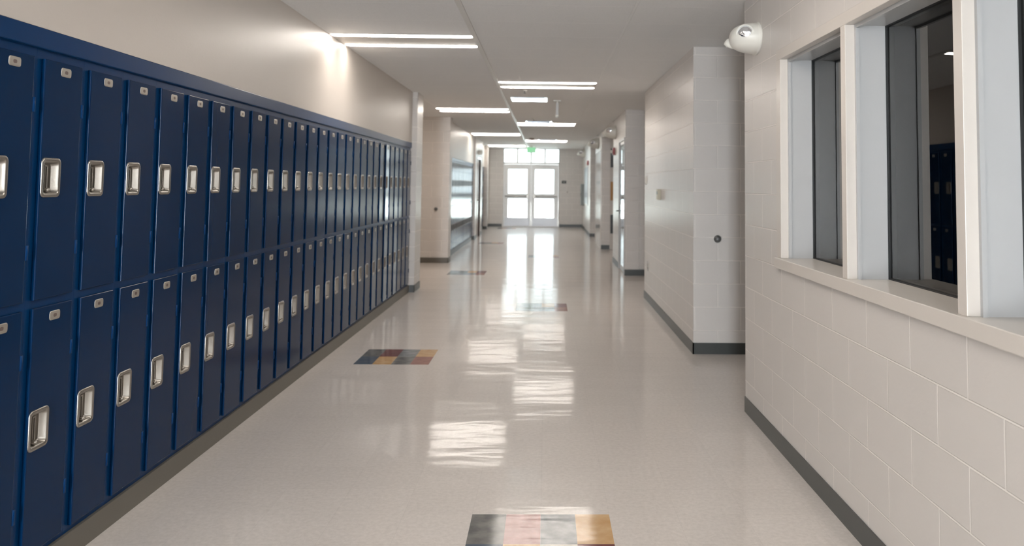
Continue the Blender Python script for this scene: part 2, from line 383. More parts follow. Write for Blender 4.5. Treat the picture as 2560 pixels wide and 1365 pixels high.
# ---------------------------------------------------------------- right window unit
w = sempty('window_1', 'cream framed ribbon window in the near right block wall with dark glass', 'window', (0, 0, 0))
CY0, CY1 = 0.50, 4.675
XC = XR - 0.006
bm = bmesh.new()
box(bm, XC, XR+0.0395, CY0, CY1, ZT, ZT+0.058, 0.002)                  # head casing
box(bm, XC, XR+0.0395, 4.598, CY1, ZB, ZT, 0.002)
box(bm, XC, XR+0.0395, CY0, 0.579, ZB, ZT, 0.002)
for (a0, a1), (b0, b1) in zip(OP, OP[1:]):                           # mullions
    box(bm, XC, XR+0.0395, b1, a0, ZB, ZT, 0.002)
obj('window_frame', bm, 'casing', w)
bm = bmesh.new()
for a0, a1 in OP:                                                    # stepped jamb liners
    box(bm, XR+0.038, XW, a1-0.006, a1+0.019, ZB, ZT); box(bm, XR+0.038, XW, a0-0.019, a0+0.006, ZB, ZT)
    box(bm, XR+0.036, XR+0.052, a1-0.016, a1-0.001, ZB-.001, ZT-.001); box(bm, XR+0.036, XR+0.052, a0+.001, a0+0.016, ZB-.001, ZT-.001)
    box(bm, XR+0.038, XW, a0, a1, ZT-0.006, ZT+0.018); box(bm, XR+0.0366, XR+0.0515, a0+.002, a1-.002, ZT-0.018, ZT-.0015)
    box(bm, 1.515, 1.55, a1-0.045, a1, ZB, ZT); box(bm, 1.515, 1.55, a0, a0+0.045, ZB, ZT)
    box(bm, 1.515, 1.55, a0, a1, ZT-0.045, ZT)
obj('jamb_liner', bm, 'frame_white', w, label='pale grey-white inner jambs')
bm = bmesh.new()
for a0, a1 in OP:
    box(bm, 1.494, 1.514, a0+0.006, a0+0.012, ZB, ZT); box(bm, 1.494, 1.514, a1-0.012, a1-0.006, ZB, ZT)
    box(bm, 1.494, 1.514, a0+0.006, a1-0.006, ZT-0.012, ZT-0.006); box(bm, 1.494, 1.514, a0+0.006, a1-0.006, ZB, ZB+0.006)
obj('gasket', bm, 'gasket', w, label='black rubber gaskets')
bm = bmesh.new(); box(bm, XR-0.024, XW, CY0-0.01, CY1, 1.014, ZB, 0.003); obj('window_sill', bm, 'casing', w)
for a0, a1 in OP:
    bm = bmesh.new(); box(bm, 1.502, 1.508, a0+0.007, a1-0.007, ZB+0.001, ZT-0.007); obj('pane', bm, 'glass', w)

# ---------------------------------------------------------------- lockers
PITCH_Y = 0.3048; XF = XL - 0.014      # face-frame plane
DW, DT = 0.243, 0.0135
def locker_body():
    bm = bmesh.new(); e = 0.0004; w = PITCH_Y - e; D = -0.42
    box(bm, D, 0, e, 0.034, 0.10, 2.018); box(bm, D, 0, 0.269, w, 0.10, 2.018)      # side stiles
    box(bm, D, 0, 0.034, 0.269, 0.10, 0.132); box(bm, D, 0, 0.034, 0.269, 0.996, 1.040); box(bm, D, 0, 0.034, 0.269, 1.904, 2.018)
    box(bm, D, D+0.01, 0.034, 0.269, 0.13, 1.91)
    return bm
def locker_door(z0, z1, hz):
    """door slab, origin at hinge line (y=0), hole for the cup handle; local x out of the wall"""
    bm = bmesh.new(); h0, h1 = -DW+0.015, -DW+0.110       # hole in y
    v0, v1 = hz-0.058, hz+0.058
    ys = [-DW, h0, h1, 0]; zs = [z0, v0, v1, z1]; x0, x1 = 0.0006, DT
    grid = {}
    for xi, x in enumerate((x0, x1)):
        for i, y in enumerate(ys):
            for j, z in enumerate(zs): grid[xi, i, j] = bm.verts.new((x, y, z))
    for xi in (0, 1):
        for i in range(3):
            for j in range(3):
                if i == 1 and j == 1: continue
                bm.faces.new([grid[xi, i, j], grid[xi, i+1, j], grid[xi, i+1, j+1], grid[xi, i, j+1]])
    def side(a, b_): bm.faces.new([grid[0, *a], grid[0, *b_], grid[1, *b_], grid[1, *a]])
    for i in range(3): side((i, 0), (i+1, 0)); side((i, 3), (i+1, 3)); side((0, i), (0, i+1)); side((3, i), (3, i+1))
    side((1, 1), (2, 1)); side((1, 2), (2, 2)); side((1, 1), (1, 2)); side((2, 1), (2, 2))
    bmesh.ops.recalc_face_normals(bm, faces=bm.faces[:])
    ed = [e for e in bm.edges if all(abs(v.co.x-x1) < 1e-6 for v in e.verts) and
          (all(abs(v.co.y-ys[0]) < 1e-6 for v in e.verts) or all(abs(v.co.y) < 1e-6 for v in e.verts) or
           all(abs(v.co.z-z0) < 1e-6 for v in e.verts) or all(abs(v.co.z-z1) < 1e-6 for v in e.verts))]
    bmesh.ops.bevel(bm, geom=ed, offset=0.0035, segments=3, affect='EDGES', profile=0.5)
    return bm
def handle_bm(hz):
    yc = -DW + 0.0625
    def lp(w, h, r, x): return [(x, yc+a, hz+b_) for a, b_ in rrect(w, h, r)]
    bm = bmesh.new(); o_ = DT
    loft(bm, [lp(.118, .146, .020, o_+.0002), lp(.117, .145, .020, o_+.003), lp(.110, .138, .018, o_+.0052), lp(.098, .126, .015, o_+.0048),
              lp(.090, .112, .012, o_+.001), lp(.084, .106, .012, o_-.020), lp(.078, .100, .010, o_-.0235)], cap=False)
    t = bmesh.new(); t.faces.new([t.verts.new(p) for p in lp(.078, .100, .010, o_-.0235)]); merge(bm, t)
    return bm
def latch_bm(hz):
    yc = -DW + 0.0625; bm = bmesh.new(); o_ = DT
    box(bm, o_-.0225, o_-.012, yc-.012, yc+.006, hz-.046, hz+.046, 0.002)
    box(bm, o_-.0225, o_-.006, yc-.010, yc-.006, hz-.046, hz+.040, 0.001)
    return lathe(bm, [(0.0001, 0.010), (.006, .008), (.0085, .003), (.0085, -.004), (.004, -.012)], axis_mat((o_-.004, yc-.010, hz-.046), (1, 0, 0.3)), 12)
def plate_bm(pz):
    yc = -DW + 0.131; bm = bmesh.new()
    def lp(w, h, r, x): return [(x, yc+a, pz+b_) for a, b_ in rrect(w, h, r)]
    return loft(bm, [lp(.066, .034, .010, DT), lp(.066, .034, .010, DT+.0012), lp(.061, .029, .008, DT+.0024), lp(.050, .020, .006, DT+.0018)])
def mark_bm(pz):
    yc = -DW + 0.131; bm = bmesh.new()
    def lp(w, h, r, x): return [(x, yc+a, pz+b_) for a, b_ in rrect(w, h, r)]
    return loft(bm, [lp(.020, .013, .006, DT+.001), lp(.020, .013, .006, DT+.0024)])
def hinge_bm(z):
    return lathe(bmesh.new(), [(0.0001, -.027), (.0075, -.026), (.0075, .026), (.0001, .027)], Matrix.Translation((0.010, 0.0065, z)), 10)
ORD = ['first', 'second', 'third', 'fourth', 'fifth', 'sixth', 'seventh', 'eighth', 'ninth', 'tenth', 'eleventh', 'twelfth', 'thirteenth',
       'fourteenth', 'fifteenth', 'sixteenth', 'seventeenth', 'eighteenth', 'nineteenth', 'twentieth', 'twenty-first', 'twenty-second',
       'twenty-third', 'twenty-fourth', 'twenty-fifth', 'twenty-sixth', 'twenty-seventh', 'twenty-eighth', 'twenty-ninth', 'thirtieth']
HU, HL, PU, PL = 1.4765, 0.564, 1.876, 0.963
def make_locker():
    t = thing('locker', '', 'locker', (XF, 0, 0), group='blue lockers along the near left wall')
    obj('locker_body', locker_body(), 'blue_edge', t)
    for z0, z1, hz, pz, hg in ((1.033, 1.911, HU, PU, (1.208, 1.738)), (0.124, 1.003, HL, PL, (0.294, 0.823))):
        d = obj('locker_door', locker_door(z0, z1, hz), 'blue', t, (0, 0.273, 0))
        obj('cup_handle', handle_bm(hz), 'steel', d, label='stainless steel cup handle')
        obj('latch', latch_bm(hz), 'steel', d)
        obj('number_plate', plate_bm(pz), 'plate', d, label='small silver number plate')
        obj('plate_mark', mark_bm(pz), 'plate_mark', d)
        for z in hg: obj('hinge', hinge_bm(z), 'blue_edge', d)
    return t
proto = make_locker(); Y00 = 3.006
ajar_u = {21: 0.050, 20: 0.022, 24: 0.006, 22: 0.011, 23: 0.013, 18: -0.001}
ajar_l = {19: 0.028, 21: 0.034, 23: 0.03, 15: 0.006, 16: 0.01, 22: 0.02, 13: 0.006}
rj = random.Random(3)
def open_doors(t, u, l):
    ds = sorted([c for c in t.children if c.name.startswith('locker_door')], key=lambda c: -c.data.vertices[0].co.z)
    ds = sorted([c for c in t.children if c.name.startswith('locker_door')], key=lambda c: -max(v.co.z for v in c.data.vertices))
    ds[0].rotation_euler = (0, 0, u); ds[1].rotation_euler = (0, 0, l)
for i in range(-2, 27):
    y = Y00 + PITCH_Y*i
    if i == -2: lab = 'blue two-tier metal locker just outside the left edge of the photo'
    else:
        k = i + 1
        lab = 'blue two-tier metal locker in the near row, %s from the left edge of the photo' % ORD[k]
        if i == 21: lab = 'blue two-tier locker in the near row whose upper door mirrors the bright end doors'
        if i == 26: lab = 'last blue two-tier locker of the near row, against the pale pilaster'
    t = proto if i == -2 else dup(proto, (XF, y, 0), lab)
    t.location = (XF, y, 0); t['label'] = lab
    open_doors(t, max(0, ajar_u.get(i, rj.uniform(0.0, 0.004))), max(0, ajar_l.get(i, rj.uniform(0.0, 0.004))))
bm = bmesh.new(); box(bm, XF-0.05, XL+0.004, 2.39, 11.24, 1.945, 2.0195, 0.004); struct('trim_3', bm, 'blue_edge', 'long blue metal fascia capping the near lockers', 'trim')
struct('baseboard_left', boxes((-2.3, XL+0.001, 2.39, 11.245, 0, 0.0995), (-1.85, XL+0.006, YBACK, 2.39, 0, 0.098)), 'base_warm', 'grey-brown vinyl base under the near lockers', 'baseboard')

far = bpy.data.objects['locker']
for j in range(20):
    y = 15.80 + PITCH_Y*j
    if y + PITCH_Y > 21.91: break
    if j == 0: lab = 'blue locker in the shiny far left row, first past the tan wall'
    elif y + 2*PITCH_Y > 21.91: lab = 'last locker of the shiny far left row, by the narrow doorway pier'
    else: lab = 'glossy blue locker in the far left row, %s past the tan wall' % ORD[j]
    t = dup(proto, (-1.944, y, 0), lab); t['group'] = 'mirror-bright lockers past the tan left wall'
    open_doors(t, rj.uniform(0, 0.012), rj.uniform(0, 0.012))
bm = bmesh.new(); box(bm, -2.0, -1.926, 15.80, 21.9, 1.945, 2.0); struct('trim_4', bm, 'blue_edge', 'blue fascia over the far left lockers', 'trim')
struct('baseboard_left_lockers', boxes((-2.35, -1.929, 15.80, 21.9, 0, 0.0995)), 'base', 'grey base under the far left lockers', 'baseboard')
for j in range(8):
    lab = 'dark locker in the small row near the end doors, %s from the narrow doorway' % ORD[j]
    t = dup(proto, (-2.044, 24.35 + PITCH_Y*j, 0), lab); t['group'] = 'small row of lockers near the end doors'
    open_doors(t, 0, 0)
struct('baseboard_left_end', boxes((-2.46, -2.031, 24.25, 26.9, 0, 0.0995)), 'base', 'grey base under the small last row of lockers', 'baseboard')

# ---------------------------------------------------------------- ceiling lamps
def tube_bm(y):
    """slim rounded lens, 1.2 m along x"""
    bm = bmesh.new(); loops = []
    for x, s in ((0.0, 0.25), (0.012, 0.7), (0.035, 0.95), (0.06, 1.0), (1.13, 1.0), (1.155, 0.95), (1.178, 0.7), (1.19, 0.25)):
        lp = []
        for k in range(11):
            a = PI*k/10; lp.append((x, y + 0.043*s*math.cos(a), -0.002 - 0.011*s*math.sin(a)))
        loops.append(lp)
    return loft(bm, loops)
lamp = thing('ceiling_light', '', 'ceiling light', group='twin-strip ceiling lamps')
bm = bmesh.new()
for yy in (0.0, 0.495):
    box(bm, -0.010, 1.20, yy-0.062, yy-0.050, -0.005, 0); box(bm, -0.010, 1.20, yy+0.050, yy+0.062, -0.005, 0)
    box(bm, -0.010, -0.001, yy-0.062, yy+0.062, -0.006, 0); box(bm, 1.191, 1.20, yy-0.062, yy+0.062, -0.006, 0)
box(bm, -0.010, 1.20, 0.062, 0.433, -0.004, 0)
obj('lamp_housing', bm, 'fixture', lamp)
for yy in (0.0, 0.495): obj('lamp_strip', tube_bm(yy), 'tube', lamp)
LAMPS = [(-1.822, 6.92, 'nearest twin-strip ceiling lamp over the blue lockers'),
         (-1.835, 13.63, 'twin-strip ceiling lamp over the left alcove, second of the left line'),
         (-1.86, 20.35, 'third twin-strip lamp of the left line, over the far lockers'),
         (-1.88, 26.5, 'last twin-strip lamp of the left line, beside the end doors'),
         (-0.590, 10.00, 'nearest twin-strip lamp in the middle line of the ceiling'),
         (-0.61, 16.72, 'second twin-strip lamp in the middle line, before the dark round detector'),
         (-0.61, 23.3, 'last twin-strip lamp in the middle line, before the green sign'),
         (-1.822, 0.2, 'twin-strip ceiling lamp above the viewer, left'),
         (-0.590, 3.35, 'twin-strip ceiling lamp above the top edge of the photo')]
for k, (x, y, lab) in enumerate(LAMPS):
    if k == 0: lamp.location = (x, y, H); lamp['label'] = lab
    else: dup(lamp, (x, y, H), lab)

warm = dup(lamp, (-3.75, 13.3, H), 'warm twin-strip lamp of the left alcove, hidden behind the pilaster')
M['tube_warm'] = emit_mat('lamp_lens_warm', (1.0, 0.78, 0.60), 12)
for ch in warm.children:
    if ch.name.startswith('lamp_strip'): ch.data = ch.data.copy(); ch.data.materials[0] = M['tube_warm']
# ceiling diffusers
v = thing('ceiling_vent', '', 'air vent', group='shiny ceiling air vents')
bm = bmesh.new(); box(bm, -0.26, 0.26, -0.28, -0.24, -0.012, 0, .002); box(bm, -0.26, 0.26, 0.24, 0.28, -0.012, 0, .002); box(bm, -0.26, -0.22, -0.24, 0.24, -0.012, 0); box(bm, 0.22, 0.26, -0.24, 0.24, -0.012, 0)
obj('vent_frame', bm, 'vent', v)
bm = bmesh.new(); box(bm, -0.22, 0.22, -0.24, 0.24, -0.001, 0); obj('vent_backing', bm, 'dark_metal', v)
bm = bmesh.new()
for k in range(6):
    t = bmesh.new(); box(t, -0.22, 0.22, -0.030, 0.030, -0.001, 0.001); merge(bm, t, Matrix.Translation((0, -0.2+0.08*k, -0.012)) @ Matrix.Rotation(0.12, 4, 'X'))
obj('vent_slats', bm, 'vent', v)
for k, (x, y, lab) in enumerate([(-0.26, 11.98, 'shiny ceiling vent between the middle line lamps, nearest'), (-0.16, 16.35, 'shiny ceiling vent beside the second middle lamp'), (0.02, 22.9, 'shiny ceiling vent beside the last middle lamp')]):
    if k == 0: v.location = (x, y, H); v['label'] = lab
    else: dup(v, (x, y, H), lab)

# smoke detector, sprinklers, hanging edge-on sign
t = thing('smoke_detector', 'brownish round smoke detector on the ceiling before the end doors', 'smoke detector', (-0.40, 22.2, H))
obj('detector_base', lathe(bmesh.new(), [(.0001, 0), (.075, 0), (.078, -.012), (.06, -.02), (.0001, -.02)]), 'brownish', t)
obj('detector_head', lathe(bmesh.new(), [(.055, -.02), (.058, -.045), (.045, -.060), (.0001, -.064)]), 'brownish', t)
s = thing('sprinkler', 'small sprinkler head on the ceiling behind the nearest middle lamp', 'sprinkler', (-0.30, 10.90, H), group='ceiling sprinklers')
obj('escutcheon', lathe(bmesh.new(), [(.0001, 0), (.035, 0), (.036, -.004), (.02, -.010), (.0001, -.010)]), 'white', s)
obj('deflector', lathe(bmesh.new(), [(.008, -.010), (.006, -.035), (.018, -.038), (.018, -.041), (.0001, -.041)]), 'dark_metal', s)
dup(s, (-0.25, 15.6, H), 'small sprinkler head on the ceiling beyond the nearest shiny vent')
t = thing('hanging_sign', 'thin white sign seen edge-on, hanging from the ceiling', 'sign', (0.15, 12.15, H))
bm = bmesh.new(); box(bm, -0.055, 0.055, -0.07, 0.07, -0.016, 0, 0.003); obj('canopy', bm, 'white', t)
bm = bmesh.new(); box(bm, -0.021, 0.021, -0.15, 0.15, -0.235, -0.045, 0.006); obj('sign_box', bm, 'frame_white', t)
bm = bmesh.new(); box(bm, -0.008, 0.008, -0.02, 0.02, -0.05, -0.012); obj('stem', bm, 'white', t)
bm = bmesh.new(); box(bm, -0.024, 0.024, -0.153, 0.153, -0.242, -0.228, 0.003); obj('bottom_rim', bm, 'white', t)

# ---------------------------------------------------------------- green exit sign
t = thing('exit_sign', 'green lit exit sign hanging in front of the transom windows', 'exit sign', (-0.492, 26.5, H))
bm = bmesh.new(); box(bm, -0.145, 0.145, 0, 0.05, -0.232, -0.040, 0.006); obj('housing', bm, 'white', t)
bm = bmesh.new(); box(bm, -0.138, 0.138, -0.003, 0.001, -0.225, -0.047); obj('face_panel', bm, 'exit_panel', t)
bm = bmesh.new(); box(bm, -0.04, 0.04, 0.005, 0.045, -0.046, 0); obj('canopy', bm, 'white', t)
bm = bmesh.new()
def lb(x0, x1, z0, z1): box(bm, x0, x1, -0.006, -0.003, -0.135+z0, -0.135+z1)
lb(-.118, -.100, -.062, .062); lb(-.100, -.068, .044, .062); lb(-.100, -.070, -.009, .009); lb(-.100, -.068, -.062, -.044)   # E
for s_ in (1, -1):                                                                                       # X
    q = bmesh.new(); box(q, -0.008, 0.008, -0.006, -0.003, -0.060, 0.060); merge(bm, q, Matrix.Translation((-0.030, 0, -0.135)) @ Matrix.Rotation(s_*0.42, 4, 'Y'))
lb(.012, .027, -.055, .055)                                                                              # I
lb(.045, .110, .041, .055); lb(.070, .085, -.055, .041)                                                  # T
obj('lettering', bm, 'exit_green', t)

# ---------------------------------------------------------------- end double doors
d = sempty('door_1', 'aluminium glazed double doors with four transom panes at the corridor end', 'double door', (0, YEND, 0))
bm = bmesh.new(); y0, y1 = -0.03, 0.08
box(bm, DX0, -1.465, y0, y1, 0, DZ); box(bm, 0.425, DX1, y0, y1, 0, DZ)
box(bm, DX0, DX1, y0, y1, 2.165, 2.235); box(bm, DX0, DX1, y0, y1, 2.685, DZ)
for x in (-1.006, -0.533, -0.048): box(bm, x-0.034, x+0.034, y0, y1, 2.23, 2.69)
box(bm, -0.545, -0.505, y0, y1, 0.0, 2.17)
obj('door_frame', bm, 'aluminium', d)
for x0, x1 in ((-1.465, -1.020), (-0.992, -0.547), (-0.519, -0.062), (-0.034, 0.425)):
    bm = boxes((x0, x1, 0.02, 0.026, 2.235, 2.685)); obj('transom_pane', bm, 'glass', d)
for x0, x1, g0, g1, far_ in ((-1.463, -0.547, -1.318, -0.660, 0), (-0.503, 0.423, -0.384, 0.267, 1)):
    bm = bmesh.new(); a, b_ = 0.0, 0.045
    box(bm, x0, g0, a, b_, 0.012, 2.16); box(bm, g1, x1, a, b_, 0.012, 2.16)
    box(bm, g0, g1, a, b_, 0.012, 0.325); box(bm, g0, g1, a, b_, 0.975, 1.15); box(bm, g0, g1, a, b_, 1.99, 2.16)
    lf = obj('door_leaf', bm, 'aluminium', d)
    obj('pane', boxes((g0, g1, 0.018, 0.024, 1.15, 1.99)), 'glass', lf); obj('pane', boxes((g0, g1, 0.018, 0.024, 0.325, 0.975)), 'glass', lf)
    obj('kick_plate', boxes((x0+0.03, x1-0.03, -0.004, 0.0, 0.03, 0.30)), 'kick', lf, label='polished steel kick plate')
    bm = bmesh.new(); lathe(bm, [(.0001, 0), (.016, 0), (.016, x1-x0-.08), (.0001, x1-x0-.08)], axis_mat((x0+.04, -0.055, 1.055), (1, 0, 0)), 12)
    lx = x1-0.09 if not far_ else x0+0.09
    box(bm, lx-0.045, lx+0.045, -0.075, 0.0, 0.99, 1.12, 0.006); hx = x0+0.05 if not far_ else x1-0.05
    box(bm, hx-0.02, hx+0.02, -0.065, 0.0, 1.02, 1.09, 0.004)
    obj('push_bar', bm, 'dark_metal' if 0 else 'steel', lf, label='steel push bar')
    xx = (-1.21, -0.89) if not far_ else (-0.27, 0.02)
    bm = bmesh.new(); box(bm, xx[0], xx[1], -0.05, 0.0, 2.03, 2.10, 0.006); box(bm, xx[0]+0.08, xx[1]+0.03, -0.06, -0.05, 2.12, 2.14); box(bm, xx[0]+0.12, xx[0]+0.15, -0.06, -0.03, 2.09, 2.14)
    obj('door_closer', bm, 'aluminium', lf)
bm = bmesh.new(); box(bm, DX0, DX1, -0.05, 0.10, 0, 0.012, .003); obj('threshold', bm, 'aluminium', d)

t = thing('room_sign', 'small black sign plate on the end wall right of the doors', 'sign', (0.62, YEND, 1.56))
bm = bmesh.new(); box(bm, -0.078, 0.078, -0.010, 0, -0.050, 0.050, 0.004); obj('sign_plate', bm, 'black', t)
bm = bmesh.new(); box(bm, -0.035, 0.035, -0.012, -0.009, -0.020, 0.022); obj('sign_mark', bm, 'greygreen', t, label='small grey mark')
t = thing('light_switch', 'small switch on the end wall below the black sign', 'light switch', (0.74, YEND, 1.215))
bm = bmesh.new(); box(bm, -0.035, 0.035, -0.006, 0, -0.057, 0.057, 0.002); obj('switch_plate', bm, 'casing', t)
bm = bmesh.new(); box(bm, -0.008, 0.008, -0.02, -0.005, -0.026, 0.026, 0.002); obj('toggle', bm, 'dark_metal', t)

# ---------------------------------------------------------------- glass door in the right wall
d = sempty('door_2', 'glossy full glass door in the right wall mirroring the end doors', 'door', (1.300, GD0, 0))
Wd = GD1 - GD0
bm = bmesh.new(); box(bm, -0.012, 0.10, 0, 0.045, 0, GDZ, .003); box(bm, -0.012, 0.10, Wd-0.045, Wd, 0, GDZ, .003); box(bm, -0.012, 0.10, 0.045, Wd-0.045, GDZ-0.045, GDZ, .003)
obj('door_frame', bm, 'frame_white', d)
bm = bmesh.new(); box(bm, 0.01, 0.05, 0.05, 0.10, 0.01, GDZ-0.05); box(bm, 0.01, 0.05, Wd-0.11, Wd-0.05, 0.01, GDZ-0.05); box(bm, 0.01, 0.05, 0.10, Wd-0.11, 0.01, 0.10); box(bm, 0.01, 0.05, 0.10, Wd-0.11, GDZ-0.10, GDZ-0.05)
lf = obj('door_leaf', bm, 'frame_white', d)
obj('pane', boxes((0.011, 0.018, 0.10, Wd-0.11, 0.10, GDZ-0.10)), 'glass', lf)
bm = bmesh.new(); box(bm, -0.002, 0.010, Wd-0.10, Wd-0.06, 0.97, 1.10, .003); lathe(bm, [(.0001, 0), (.009, 0), (.009, .06), (.0001, .06)], axis_mat((0.0, Wd-.08, 1.02), (-1, 0, 0)), 12)
lathe(bm, [(.0001, 0), (.009, 0), (.008, .12), (.0001, .12)], axis_mat((-0.055, Wd-.075, 1.02), (0, -1, 0)), 12)
obj('lever_handle', bm, 'dark_metal', lf, label='dark lever handle')
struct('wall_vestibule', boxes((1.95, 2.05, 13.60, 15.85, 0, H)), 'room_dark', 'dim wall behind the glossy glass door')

# cream door in the fourth pier
d = sempty('door_3', 'glossy cream door with steel lever on the far right pier', 'door', (1.278, 19.15, 0)); Wd = 2.10
bm = bmesh.new(); box(bm, -0.014, 0.01, 0, 0.05, 0, 2.32, .002); box(bm, -0.014, 0.01, Wd-0.05, Wd, 0, 2.32, .002); box(bm, -0.014, 0.01, .05, Wd-.05, 2.27, 2.32, .002)
obj('door_frame', bm, 'casing', d)
lf = obj('door_leaf', boxes((-0.006, 0.01, 0.055, Wd/2-.002, 0.01, 2.265), (-0.006, 0.01, Wd/2+.002, Wd-0.055, 0.01, 2.265)), 'door_paint', d)
bm = bmesh.new(); box(bm, -0.012, -0.005, Wd/2+.06, Wd/2+.11, 0.95, 1.22, .002)
lathe(bm, [(.0001, 0), (.010, 0), (.010, .05), (.0001, .05)], axis_mat((-0.01, Wd/2+.085, 1.02), (-1, 0, 0)), 12)
lathe(bm, [(.0001, 0), (.009, 0), (.008, .12), (.0001, .12)], axis_mat((-0.058, Wd/2+.09, 1.02), (0, 1, 0)), 12)
obj('lever_handle', bm, 'steel', lf)
# door on the near face of the fourth pier
d = sempty('door_4', 'cream door with black glass, tan notice and black lower panel, half hidden', 'door', (1.472, 19.0, 0))
bm = bmesh.new(); box(bm, 0, 0.05, -0.012, 0.004, 0, 2.55); box(bm, 1.0, 1.05, -0.012, 0.004, 0, 2.55); box(bm, .05, 1.0, -0.012, 0.004, 2.50, 2.55); obj('door_frame', bm, 'plaster', d)
lf = obj('door_leaf', boxes((0.0, 1.0, -0.008, 0.0, 0.01, 2.5)), 'plaster', d)
obj('upper_pane', boxes((0.012, 0.80, -0.016, -0.0125, 1.88, 2.32)), 'black', lf, label='black upper glass')
obj('notice', boxes((0.012, 0.60, -0.016, -0.0125, 1.12, 1.55)), 'tan', lf, label='tan notice board')
obj('lower_panel', boxes((0.014, 0.80, -0.016, -0.0125, 0.36, 0.79)), 'black', lf, label='black lower panel')
# far left narrow door
d = sempty('door_5', 'brownish door in the narrow far left doorway', 'door', (-1.88, LD0, 0)); Wd = LD1-LD0
bm = bmesh.new(); box(bm, -0.1, 0.015, -0.05, 0.0, 0, 2.20); box(bm, -0.1, 0.015, Wd, Wd+0.05, 0, 2.20); box(bm, -0.1, 0.015, 0, Wd, 2.15, 2.20); obj('door_frame', bm, 'door_paint', d)
obj('door_leaf', boxes((-0.07, -0.03, 0.0, Wd, 0.01, 2.15)), simple('brown_door', (0.22, 0.13, 0.11), 0.35), d)
bm = bmesh.new(); box(bm, -0.03, -0.02, 0.08, 0.13, 0.98, 1.08, .003); lathe(bm, [(.0001, 0), (.02, 0), (.028, .03), (.02, .05), (.0001, .055)], axis_mat((-0.02, 0.105, 1.03), (1, 0, 0)), 12); obj('door_knob', bm, 'steel', d)
t = thing('wall_lamp', 'small white box lamp above the far left doorway', 'wall lamp', (-1.88, 22.9, 2.34))
bm = bmesh.new(); box(bm, 0, 0.10, -0.10, 0.10, -0.06, 0.06, 0.01); obj('lamp_box', bm, 'white', t)
bm = bmesh.new(); box(bm, 0.098, 0.108, -0.07, 0.07, -0.04, 0.04, 0.004); obj('lamp_cover', bm, 'frame_white', t)

# ---------------------------------------------------------------- emergency lights
def emergency(label, loc, s=1.0):
    t = thing('emergency_light', label, 'emergency light', loc, group='white emergency lights high on the right wall')
    bm = bmesh.new()      # half-ellipsoid dome growing to -x, flat back on the wall
    prof = []
    for k in range(10):
        a = PI/2*k/9; prof.append((math.cos(a)**0.72, math.sin(a)))
    prof[-1] = (0, 1); t1 = bmesh.new(); lathe(t1, [(0.0, -0.06), (0.97, -0.06)] + prof, None, 32)
    merge(bm, t1, Matrix.Translation((-0.012, 0, 0)) @ Matrix.Rotation(-PI/2, 4, 'Y') @ Matrix.Diagonal((0.098*s, 0.135*s, 0.160*s, 1)))
    obj('housing', bm, 'white', t)
    bm = bmesh.new(); q = bmesh.new(); lathe(q, [(.0001, 0), (1, 0), (1, .012), (.0001, .012)], None, 32)
    merge(bm, q, Matrix.Rotation(-PI/2, 4, 'Y') @ Matrix.Diagonal((0.104*s, 0.142*s, 1, 1))); obj('back_plate', bm, 'white', t)
    for (hx, hy, hz, dx, dy, dz, r) in ((-0.088, -0.078, 0.014, -0.50, -1.0, -0.12, 0.060), (-0.150, 0.085, -0.022, -0.35, 0.4, -0.9, 0.038)):
        bm = bmesh.new(); am = axis_mat((hx*s, hy*s, hz*s), (dx, dy, dz))
        lathe(bm, [(.0001, -r*s), (r*.5*s, -r*.87*s), (r*.85*s, -r*.5*s), (r*s, 0), (r*s, r*.45*s), (r*.86*s, r*.55*s), (r*.82*s, r*.42*s)], am, 28)
        h = obj('lamp_head', bm, 'white', t)
        bm = bmesh.new(); lathe(bm, [(r*.82*s, r*.44*s), (r*.6*s, r*.64*s), (r*.3*s, r*.73*s), (.0001, r*.76*s)], am, 28)
        obj('lens', bm, 'chrome', h, label='chrome lamp lens')
    return t
emergency('large white twin-head emergency light on the near right wall by the window', (XR, 5.13, 2.405))
emergency('white emergency light above the nearer red alarm on the right', (1.300, 15.55, 2.47), 1.25)
emergency('white emergency light above the glossy cream door, middle of the far three', (1.278, 20.4, 2.50), 1.35)
emergency('farthest white emergency light, above the blue-grey panel', (1.250, 26.7, 2.50), 1.35)

# ---------------------------------------------------------------- fire alarms
def alarm(label, loc):
    t = thing('fire_alarm', label, 'fire alarm', loc, group='red fire alarms on the right wall')
    bm = bmesh.new(); box(bm, -0.045, 0, -0.06, 0.06, -0.07, 0.07, 0.006); obj('alarm_body', bm, 'red', t)
    bm = bmesh.new(); box(bm, -0.078, -0.044, -0.03, 0.03, -0.035, 0.02, 0.008); obj('strobe_lens', bm, 'white', t, label='clear white strobe lens')
    return t
alarm('nearer red fire alarm with white strobe, right wall past the glass door', (1.300, 15.62, 2.115))
alarm('farther red fire alarm above the blue-grey panel', (1.250, 24.35, 2.12))

# thermostat, card reader, outlet, bumpers
t = thing('thermostat', 'beige wall thermostat on the long right pier', 'thermostat', (1.306, 9.43, 1.37))
bm = bmesh.new(); box(bm, -0.035, 0, -0.075, 0.075, -0.060, 0.060, 0.005); obj('cover', bm, 'beige', t)
bm = bmesh.new(); box(bm, -0.038, -0.034, -0.04, 0.04, 0.0, 0.035, 0.001); obj('display', bm, 'greygreen', t)
t = thing('card_reader', 'thin vertical plate near the far edge of the long right pier', 'wall plate', (1.306, 10.73, 1.537))
bm = bmesh.new(); box(bm, -0.012, 0, -0.035, 0.035, -0.055, 0.055, 0.003); obj('plate', bm, 'plate', t)
bm = bmesh.new(); box(bm, -0.018, -0.011, -0.012, 0.012, -0.03, 0.03, 0.002); obj('rocker', bm, 'casing', t)
t = thing('wall_outlet', 'electrical outlet low on the long right pier', 'outlet', (1.306, 10.48, 0.45))
bm = bmesh.new(); box(bm, -0.008, 0, -0.036, 0.036, -0.058, 0.058, 0.002); obj('cover_plate', bm, 'steel', t)
